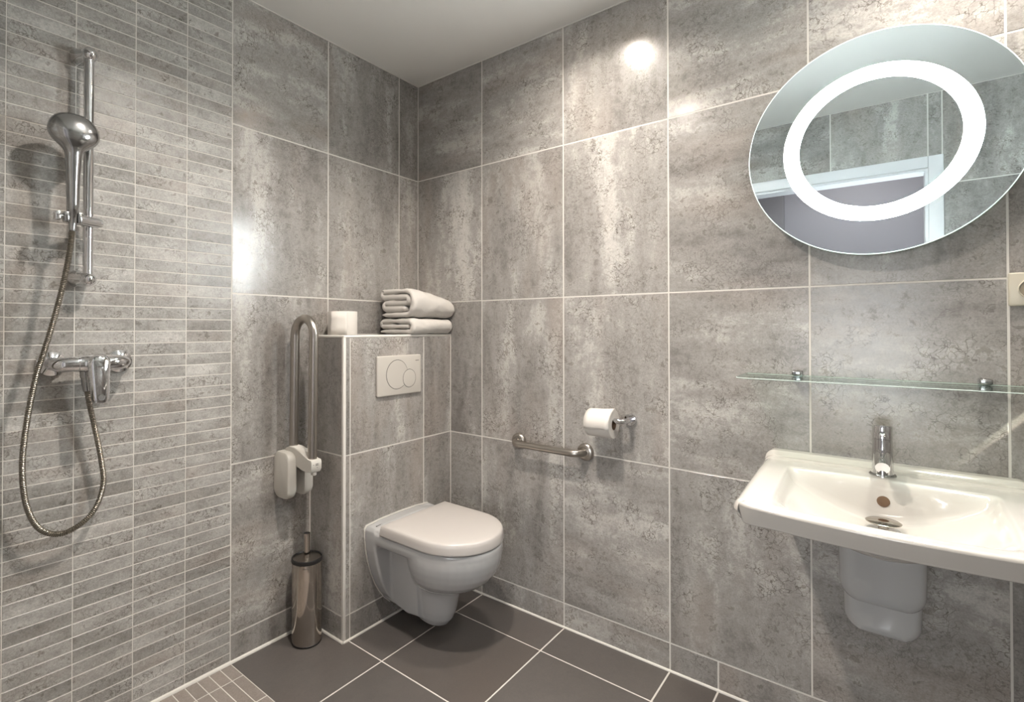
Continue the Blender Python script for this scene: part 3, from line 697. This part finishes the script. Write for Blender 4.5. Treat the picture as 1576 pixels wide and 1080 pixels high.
prof = [(0.016, 0.655), (0.016, 0.702), (0.030, 0.7225), (0.055, 0.7315), (0.085, 0.7300), (0.120, 0.7215), (0.150, 0.7085), (0.175, 0.700), (0.193, 0.698), (0.196, 0.690), (0.196, 0.664), (0.190, 0.654), (0.165, 0.651), (0.130, 0.655), (0.090, 0.664), (0.05, 0.660)]
Rr = []
for x, s_ in ((RX - 0.021, 0.93), (RX - 0.0185, 0.99), (RX - 0.012, 1.0), (RX + 0.012, 1.0), (RX + 0.0185, 0.99), (RX + 0.021, 0.93)):
    Rr.append([(x, 0.106 + (y - 0.106) * (0.97 + 0.03 * s_), 0.69 + (z - 0.69) * s_) for y, z in prof])
arm_ = MB().rings(Rr).build('hinge_arm', M_NYLON, rail)
MB().rbox((RX - 0.008, 0.170, 0.640), (RX + 0.008, 0.188, 0.655), 0.004, 3).build('release_button', M_NYLON, arm_)
mk = MB()
for x, z, w in ((0.012, 0.681, 0.003), (-0.002, 0.683, 0.012), (-0.002, 0.6785, 0.012), (-0.003, 0.670, 0.003)):
    mk.box((RX + x - w / 2, 0.1955, z), (RX + x + w / 2, 0.1966, z + 0.002))
mk.build('instruction_print', M_MARK, arm_, smooth=False)

# ------------------------------------------------------------------ toilet brush
BRX, BRY = 0.689, 0.092
br = thing('toilet_brush_holder', 'polished steel toilet brush holder on the floor beside the cistern box', 'toilet brush', (BRX, BRY, 0))
o_ = (BRX, BRY, 0)
MB().lathe([(0.0, 0.0), (0.053, 0.0), (0.0545, 0.002), (0.0545, 0.006), (0.0525, 0.008)], o_, n=48).build('base_ring', M_BLACK, br)
MB().lathe([(0.0535, 0.006), (0.0545, 0.012), (0.0545, 0.300), (0.0535, 0.306)], o_, n=64).build('canister', M_STEELP, br)
can = br.children[-1]
MB().lathe([(0.0525, 0.300), (0.0560, 0.301), (0.0570, 0.3075), (0.0560, 0.314), (0.0525, 0.3155), (0.0500, 0.312)], o_, n=64, closed=True).build('rubber_rim', M_BLACK, br)
MB().lathe([(0.0510, 0.306), (0.0510, 0.3095), (0.030, 0.3105), (0.008, 0.3120), (0.0, 0.312)], o_, n=48).build('cover', M_STEEL, br)
hn = MB().tube([(BRX, BRY, 0.308), (BRX, BRY, 0.402)], 0.0115, 24, caps=False).build('handle', M_STEELP, br)
MB().lathe([(0.0105, 0.398), (0.0105, 0.3992)], o_, n=20).build('handle_end', M_BLACK, hn)
mk = MB()
for k in range(6):
    a = math.radians(40 + 4.2 * k); mk.tube([(BRX + 0.0548 * math.cos(a), BRY + 0.0548 * math.sin(a), 0.289), (BRX + 0.0548 * math.cos(a + 0.05), BRY + 0.0548 * math.sin(a + 0.05), 0.2905)], 0.0012, 6)
mk.build('maker_mark', M_MARK, can)

# ------------------------------------------------------------------ short grab bar
gb = thing('grab_bar', 'short brushed steel grab bar on the wall right of the toilet', 'grab bar', (0, 0.741, 0.70))
gy0, gy1, gz, gx, rb_ = 0.590, 0.891, 0.700, 0.055, 0.034
path = [(0.004, gy0, gz), (gx - rb_, gy0, gz)] + [(gx - rb_ + rb_ * math.sin(PI / 2 * i / 8), gy0 + rb_ - rb_ * math.cos(PI / 2 * i / 8), gz) for i in range(1, 9)]
path += [(gx, y, gz) for y in (0.66, 0.70, 0.74, 0.78, 0.82)] + [(gx - rb_ + rb_ * math.cos(PI / 2 * i / 8), gy1 - rb_ + rb_ * math.sin(PI / 2 * i / 8), gz) for i in range(0, 9)] + [(0.004, gy1, gz)]
MB().tube(path, 0.0135, 24).build('bar', M_STEEL, gb)
for y in (gy0, gy1):
    MB().lathe([(0.033, 0.0), (0.033, 0.006), (0.031, 0.010), (0.026, 0.0135), (0.0205, 0.0145), (0.020, 0.012), (0.0175, 0.012), (0.0172, 0.016), (0.0135, 0.017)], (0, y, gz), (1, 0, 0), 40).build('flange', M_STEEL, gb)

# ------------------------------------------------------------------ toilet paper on its holder
TPY, TPZ, TPX = 1.0655, 0.8425, 0.066
hp = thing('toilet_paper_holder', 'chrome toilet paper holder on the basin wall', 'paper holder', (0, TPY, TPZ))
MB().lathe([(0.0215, 0.0), (0.0215, 0.008), (0.0205, 0.0095), (0.0095, 0.0095)], (0, TPY, TPZ), (1, 0, 0), 36).build('rosette', M_CHROME, hp)
pth = [(0.006, TPY, TPZ), (0.045, TPY, TPZ), (0.058, TPY - 0.003, TPZ), (TPX, TPY - 0.012, TPZ), (TPX, TPY - 0.03, TPZ), (TPX, 0.925, TPZ)]
MB().tube(pth, 0.0095, 20).build('arm', M_CHROME, hp)
MB().lathe([(0.0078, 0.0), (0.0115, 0.001), (0.0125, 0.004), (0.0115, 0.007), (0.006, 0.0075)], (TPX, 0.930, TPZ), (0, -1, 0), 24).build('end_knob', M_CHROME, hp)
tr = thing('toilet_paper_roll', 'white toilet paper roll hanging on the chrome wall holder', 'toilet paper', (TPX, 0.985, TPZ - 0.05))
RC_ = (TPX, 0.937, TPZ - 0.0125)
prof = []
n = 56; rings_o = []
def rollR(a, t):   # slightly squashed roll: flat and pinched at the top like the photo
    r = 0.0495 + 0.0012 * math.sin(3 * a + 1)
    top = math.exp(-((a - PI / 2) / 0.45) ** 2); r += 0.006 * top * t ** 2 - 0.002 * top * (1 - t)
    return r
yy = [0.0, 0.0015, 0.01, 0.03, 0.05, 0.07, 0.085, 0.0925, 0.094]
R = []
for i, y in enumerate(yy):
    s_ = 0.975 if i in (0, len(yy) - 1) else 1.0
    R.append([(RC_[0] + rollR(2 * PI * j / n, y / 0.094) * s_ * math.cos(2 * PI * j / n), RC_[1] + y, RC_[2] + rollR(2 * PI * j / n, y / 0.094) * s_ * math.sin(2 * PI * j / n)) for j in range(n)])
ci = [[(RC_[0] + 0.0205 * math.cos(2 * PI * j / n), RC_[1] + y, RC_[2] + 0.0205 * math.sin(2 * PI * j / n)) for j in range(n)] for y in (0.0935, 0.0005)]
MB().rings(R + ci, closed=True).build('paper', M_PAPER, tr, angle=40)
MB().rings([[(RC_[0] + r * math.cos(2 * PI * j / n), RC_[1] + y, RC_[2] + r * math.sin(2 * PI * j / n)) for j in range(n)] for r, y in ((0.0203, 0.001), (0.0203, 0.093), (0.0190, 0.093), (0.0190, 0.001))], closed=True).build('core', M_CORE, tr)
# loose sheet over the top and down the front
sh_v = []; 
for i in range(15):
    a = math.radians(112 - 9.2 * i)
    for j in range(7):
        t = j / 6; y = RC_[1] + 0.001 + 0.0925 * t; lift = 0.0012 + 0.0016 * (i / 14) + 0.002 * math.sin(t * PI) * (i / 14)
        r = rollR(a, t) + lift; sh_v.append((RC_[0] + r * math.cos(a), y + 0.0, RC_[2] + r * math.sin(a) - (0.003 * math.sin(t * 7) if i == 14 else 0)))
sf = [(i * 7 + j, i * 7 + j + 1, i * 7 + j + 8, i * 7 + j + 7) for i in range(14) for j in range(6)]
so_ = MB().add(sh_v, sf).build('loose_sheet', M_PAPER, tr); sm_ = so_.modifiers.new('t', 'SOLIDIFY'); sm_.thickness = 0.0007; bake(so_)

# spare roll standing on the ledge
sr = thing('spare_toilet_roll', 'white spare toilet roll standing on the tiled ledge', 'toilet paper', (0.531, 0.098, BZ + 0.0012))
z0 = BZ + 0.0012
R = []
for z, s_ in ((0.0, 0.985), (0.002, 1.0), (0.047, 0.997), (0.091, 1.0), (0.093, 0.985)):
    R.append([(0.531 + 0.0575 * s_ * math.cos(2 * PI * j / n), 0.098 + 0.0575 * s_ * math.sin(2 * PI * j / n), z0 + z) for j in range(n)])
ci = [[(0.531 + 0.021 * math.cos(2 * PI * j / n), 0.098 + 0.021 * math.sin(2 * PI * j / n), z0 + z) for j in range(n)] for z in (0.0925, 0.0005)]
MB().rings(R + ci, closed=True).build('paper', M_PAPER, sr, angle=40)
MB().rings([[(0.531 + r * math.cos(2 * PI * j / n), 0.098 + r * math.sin(2 * PI * j / n), z0 + z) for j in range(n)] for r, z in ((0.0208, 0.001), (0.0208, 0.092), (0.0195, 0.092), (0.0195, 0.001))], closed=True).build('core', M_CORE, sr)
fv = []
for i in range(9):
    a = math.radians(68 - 8 * i)
    for z in (0.002, 0.03, 0.062, 0.091):
        r = 0.0580 + 0.0065 * max(0, (i - 3) / 5) * (1 + 0.5 * math.sin(z * 60)); fv.append((0.531 + r * math.cos(a), 0.098 + r * math.sin(a), z0 + z))
fo = MB().add(fv, [(i * 4 + j, i * 4 + j + 1, i * 4 + j + 5, i * 4 + j + 4) for i in range(8) for j in range(3)]).build('loose_sheet', M_PAPER, sr); fm = fo.modifiers.new('t', 'SOLIDIFY'); fm.thickness = 0.0007; bake(fo)

# ------------------------------------------------------------------ folded towels
def towel(name, label, x0, x1, zb, th, layers, y0, y1, squash, seed, jig):
    root = thing(name, label, 'towel', ((x0 + x1) / 2, (y0 + y1) / 2, zb), 'white towels stacked on the ledge')
    t = th / layers; h = t * 0.5
    zs = [zb + h + t * i for i in range(layers)]
    P = []
    def line(ya, yb, za, zb_, n=9): return [(ya + (yb - ya) * i / n, za + (zb_ - za) * i / n) for i in range(n + 1)]
    def arc(yc, za, zb_, sgn, n=12):
        r = (zb_ - za) / 2; zc = (za + zb_) / 2; return [(yc + sgn * abs(r) * math.sin(PI * i / n), zc - r * math.cos(PI * i / n)) for i in range(1, n)]
    L_ = layers - 1; R_ = (zs[L_] - zs[0]) / 2
    yf = y1 - h - R_ * 0.9; yb_ = y0 + h + t * 0.5
    P += line(y0 + h + 0.012 * jig[0], yf, zs[0], zs[0])
    P += [(yf + 0.9 * R_ * math.sin(PI * i / 16), (zs[0] + zs[L_]) / 2 - R_ * math.cos(PI * i / 16)) for i in range(1, 16)]
    P += line(yf, yb_, zs[L_], zs[L_])
    cur = L_; side = -1; ins = 0
    while cur > 1:
        nxt = cur - 1; yc = (yb_ + 0.010 * jig[cur % len(jig)]) if side < 0 else yf - 0.004 + 0.7 * R_ * 0.2
        P += arc(yc, zs[cur], zs[nxt], side)
        P += line(yc, (yf if side < 0 else yb_ + 0.012), zs[nxt], zs[nxt])
        cur = nxt; side = -side
    nx = 26; rings = []
    N = len(P)
    tang = [Vector((0, P[min(i + 1, N - 1)][0] - P[max(i - 1, 0)][0], P[min(i + 1, N - 1)][1] - P[max(i - 1, 0)][1])).normalized() for i in range(N)]
    mb = MB(); vs_ = []; 
    for k in range(nx + 1):
        s_ = k / nx; x = x0 + (x1 - x0) * s_
        endr = min(1.0, math.sqrt(max(0.0, 1 - (1 - min(1, min(s_, 1 - s_) / 0.04)) ** 2)) * 0.45 + 0.55)
        comp = 1 - squash * (1 - s_) ** 1.6
        ring = []
        for sg in (1, -1):
            rng = range(N) if sg > 0 else range(N - 1, -1, -1)
            for i in rng:
                y, z = P[i]; nrm = Vector((0, -tang[i].z, tang[i].y)) * sg
                hh = h * 0.93 * endr
                if i in (0, N - 1): hh *= 0.55
                q = Vector((x, y, z)) + nrm * hh
                nzv = noise.noise(Vector((x * 22 + seed, y * 22, z * 40))) * 0.0050 + noise.noise(Vector((x * 70 + seed, y * 70, z * 70))) * 0.0016
                q += nrm * nzv
                q.x += 0.004 * noise.noise(Vector((seed, y * 16, z * 60))) * (1 if s_ > 0.5 else 0.6)
                q.z = zb + max(0.0002, (q.z - zb) * comp)
                q.y += 0.012 * squash * (1 - s_)
                q.y = max(q.y, 0.004); q.x = max(q.x, 0.004)
                ring.append(q)
        rings.append(ring)
    mb.rings(rings, False, False)
    M_ = 2 * N; base = 0
    for kk, rv in ((0, False), (nx, True)):
        for i in range(N - 1):
            a, b_, c, d = kk * M_ + i, kk * M_ + i + 1, kk * M_ + (M_ - 2 - i), kk * M_ + (M_ - 1 - i); mb.f.append([a, b_, c, d] if rv else [d, c, b_, a])
    o = mb.build('folded_cloth', M_TOWEL, root, angle=80)
    return root
towel('folded_towel', 'thin white folded towel lying directly on the ledge, under another', 0.012, 0.268, BZ + 0.0013, 0.068, 3, 0.016, 0.236, 0.0, 3.1, (0.4, 1.0, 0.2))
towel('folded_towel', 'thick white folded towel on top of the towel stack', 0.006, 0.270, BZ + 0.0735, 0.128, 5, 0.014, 0.243, 0.36, 8.7, (1.2, 0.2, 2.2, 0.6))

# ------------------------------------------------------------------ shower rail, hand shower, mixer, hose
SXB, SYB = 1.3735, 0.055
sb_ = thing('shower_slide_rail', 'vertical chrome slide rail on the strip-tiled shower wall', 'shower rail', (SXB, 0, 1.62))
MB().tube([(SXB, SYB, 1.300), (SXB, SYB, 1.935)], 0.0122, 28).build('rail', M_CHROME, sb_)
for z, s_ in ((1.937, 1), (1.307, -1)):
    pp = [(1.383, 0.0, z + 0.004), (1.3815, 0.012, z + 0.003), (1.378, 0.03, z + 0.001), (SXB, 0.047, z), (SXB - 0.001, 0.062, z), (SXB - 0.0015, 0.072, z), (SXB - 0.002, 0.077, z)]
    MB().tube(pp, [0.0255, 0.0245, 0.021, 0.0205, 0.0190, 0.013, 0.004], 32).build('wall_mount', M_CHROME, sb_)
zk = 1.466
MB().lathe([(0.0165, -0.012), (0.0175, -0.009), (0.0175, 0.009), (0.0165, 0.012)], (SXB, SYB, zk), n=28).build('slider', M_CHROMED, sb_)
sld = [c for c in sb_.children if c.name.startswith('slider')][0]
MB().tube([(SXB - 0.030, SYB + 0.012, zk), (SXB - 0.022, SYB + 0.012, zk), (SXB - 0.02, SYB + 0.012, zk), (1.412, 0.085, zk)], [0.0105, 0.0125, 0.0150, 0.0145], 24).build('slider_clamp', M_CHROME, sld)
MB().rbox((1.428, 0.088, zk - 0.014), (1.440, 0.110, zk + 0.014), 0.003, 2).rbox((1.400, 0.084, zk - 0.014), (1.410, 0.110, zk + 0.014), 0.003, 2).tube([(1.440, 0.098, zk), (1.4465, 0.098, zk)], 0.007, 16).build('handset_fork', M_CHROMED, sld)
MB().rbox((1.4465, 0.086, zk - 0.0125), (1.459, 0.110, zk + 0.0125), 0.003, 2).build('clamp_knob', M_CHROME, sld)

HXc, HYc = 1.4195, 0.100
hs = thing('hand_shower', 'chrome hand shower with a bulbous head hooked on the slide rail', 'hand shower', (HXc, HYc, 1.47))
HS = [(1.462, 0.0095, 0.0095, 0.0095, 0), (1.466, 0.0105, 0.0105, 0.0105, 0), (1.486, 0.0115, 0.0115, 0.0115, 0), (1.4875, 0.0135, 0.0135, 0.0135, 0), (1.52, 0.0145, 0.0142, 0.0142, 0), (1.56, 0.0155, 0.015, 0.0145, 0.0),
      (1.60, 0.0170, 0.0155, 0.015, 0.001), (1.625, 0.0188, 0.0165, 0.016, 0.002), (1.643, 0.0220, 0.0180, 0.017, 0.003), (1.655, 0.0275, 0.0200, 0.019, 0.004)]
HS[-2:] = [(1.640, 0.0190, 0.0170, 0.0165, 0.002), (1.650, 0.0202, 0.0180, 0.017, 0.003), (1.6575, 0.0245, 0.0195, 0.018, 0.003), (1.664, 0.0318, 0.0215, 0.0195, 0.004), (1.671, 0.0405, 0.024, 0.022, 0.005), (1.678, 0.0480, 0.026, 0.024, 0.006), (1.6856, 0.0535, 0.028, 0.026, 0.007), (1.693, 0.0568, 0.029, 0.0275, 0.007)]
for k in range(14):
    t = k / 13; c = max(0.03, math.cos(t * PI / 2) ** 0.85); HS.append((1.700 + 0.054 * math.sin(t * PI / 2), 0.0580 * c, 0.0295 * c, 0.028 * c, 0.007 - 0.004 * t * t))
Rr = []
for z, hx, hf, hb, cy in HS:
    z -= 0.011
    tilt = 0.0
    Rr.append([(HXc + hx * math.cos(2 * PI * j / 40), HYc + cy + (hf if math.sin(2 * PI * j / 40) > 0 else hb) * math.sin(2 * PI * j / 40), z - 0.06 * hx * math.cos(2 * PI * j / 40) * 0) for j in range(40)])
hb_ = MB().rings(Rr).build('body', M_CHROMED, hs, angle=60)
MB().rbox((HXc - 0.020, HYc + 0.012, 1.731), (HXc - 0.008, HYc + 0.0185, 1.7365), 0.0015, 2).build('spray_selector', M_BLACK, hb_)

vx, vz = 1.3605, 1.073
va_ = thing('shower_mixer', 'chrome single lever shower mixer below the slide rail', 'shower mixer', (vx, 0, vz))
for x in (1.4435, 1.2810):
    MB().lathe([(0.0345, 0.0), (0.0345, 0.005), (0.0325, 0.010), (0.024, 0.015), (0.018, 0.018), (0.0165, 0.045)], (x, 0, vz), (0, 1, 0), 40).build('rosette', M_CHROME, va_)
bp_ = [(1.456, 0.050, vz), (1.4535, 0.054, vz), (1.446, 0.058, vz), (1.43, 0.062, vz), (1.405, 0.064, vz), (1.398, 0.064, vz), (1.396, 0.064, vz), (1.385, 0.064, vz), (1.383, 0.064, vz), (1.345, 0.064, vz), (1.32, 0.064, vz), (1.30, 0.062, vz), (1.285, 0.058, vz), (1.276, 0.052, vz), (1.273, 0.047, vz)]
MB().tube(bp_, [0.008, 0.014, 0.0185, 0.0205, 0.021, 0.021, 0.0225, 0.0225, 0.0235, 0.0235, 0.0225, 0.0215, 0.0185, 0.013, 0.006], 32).build('body', M_CHROME, va_)
MB().lathe([(0.0235, 0.0), (0.0245, 0.012), (0.0235, 0.024), (0.021, 0.027)], (1.351, 0.068, vz + 0.002), (0, 1, 0), 32).build('cartridge', M_CHROMED, va_)
lx, ly = 1.356, 0.098
Rr = []
for y, ins in ((ly - 0.010, 0.003), (ly - 0.007, 0.0), (ly + 0.001, 0.0), (ly + 0.006, 0.003), (ly + 0.0085, 0.008)):
    P = []
    for i in range(14): a = PI * i / 13; P.append((lx + (0.0265 - ins) * math.cos(a), 1.070 + (0.0270 - ins) * math.sin(a)))
    for i in range(10): a = PI + PI * i / 9; P.append((lx + (0.0205 - ins) * math.cos(a), 0.979 + (0.0175 - ins) * math.sin(a)))
    Rr.append([(x, y + 0.10 * (1.09 - z), z) for x, z in P])
lvr = MB().rings(Rr).build('lever', M_CHROME, va_, angle=30)
MB().lathe([(0.0085, 0.0), (0.0095, 0.0012), (0.0085, 0.0022), (0.0065, 0.0022), (0.0065, 0.0008), (0.0, 0.0008)], (lx + 0.000, ly + 0.0186, 0.981), (0, 1, 0.1), 24).build('lever_cap', M_CHROMED, lvr)
mk = MB()
for k in range(5): mk.box((lx - 0.0085 + 0.0036 * k, ly + 0.0086 + 0.0022, 1.0645), (lx - 0.0085 + 0.0036 * k + 0.0028, ly + 0.0120, 1.0675))
mk.build('maker_mark', M_MARK, lvr, smooth=False)
MB().tube([(1.3800, 0.056, 1.060), (1.3790, 0.056, 1.035), (1.3785, 0.056, 1.033), (1.3770, 0.055, 1.015), (1.3740, 0.055, 0.996)], [0.0115, 0.0115, 0.0098, 0.0098, 0.0085], 20).build('hose_outlet', M_CHROMED, va_)

def hose():
    ctl = [(1.4195, 0.100, 1.453), (1.4205, 0.100, 1.430), (1.4275, 0.100, 1.36), (1.4420, 0.098, 1.27), (1.4610, 0.096, 1.1779), (1.4800, 0.096, 1.10), (1.4930, 0.094, 1.045), (1.5080, 0.080, 0.93), (1.5140, 0.068, 0.815), (1.5040, 0.062, 0.715), (1.4760, 0.056, 0.645), (1.4310, 0.050, 0.616), (1.3830, 0.046, 0.628), (1.3480, 0.044, 0.664), (1.3300, 0.044, 0.728), (1.3370, 0.046, 0.80), (1.3520, 0.049, 0.885), (1.3665, 0.053, 0.955), (1.3735, 0.055, 0.998)]
    P = catmull(ctl, 40)
    L_ = [0.0]
    for a, b in zip(P, P[1:]): L_.append(L_[-1] + (b - a).length)
    pitch = 0.0047; step = pitch / 4; out = []; rad = []; i = 0; d = 0.0; k = 0
    while d < L_[-1]:
        while i < len(L_) - 2 and L_[i + 1] < d: i += 1
        t = (d - L_[i]) / max(1e-9, L_[i + 1] - L_[i]); out.append(P[i].lerp(P[i + 1], t)); rad.append((0.0054, 0.0071, 0.0077, 0.0071)[k % 4]); d += step; k += 1
    h = thing('shower_hose', 'ribbed metal shower hose hanging in a loop below the hand shower', 'shower hose', (1.42, 0.05, 0.61))
    MB().tube(out, rad, 12).build('ribbed_tube', M_HOSE, h, fix=False)
    MB().tube([P[0] + Vector((0, 0, 0.003)), P[0], P[8], P[40]], [0.008, 0.0095, 0.0095, 0.0078], 16).build('end_nut', M_CHROMED, h)
hose()
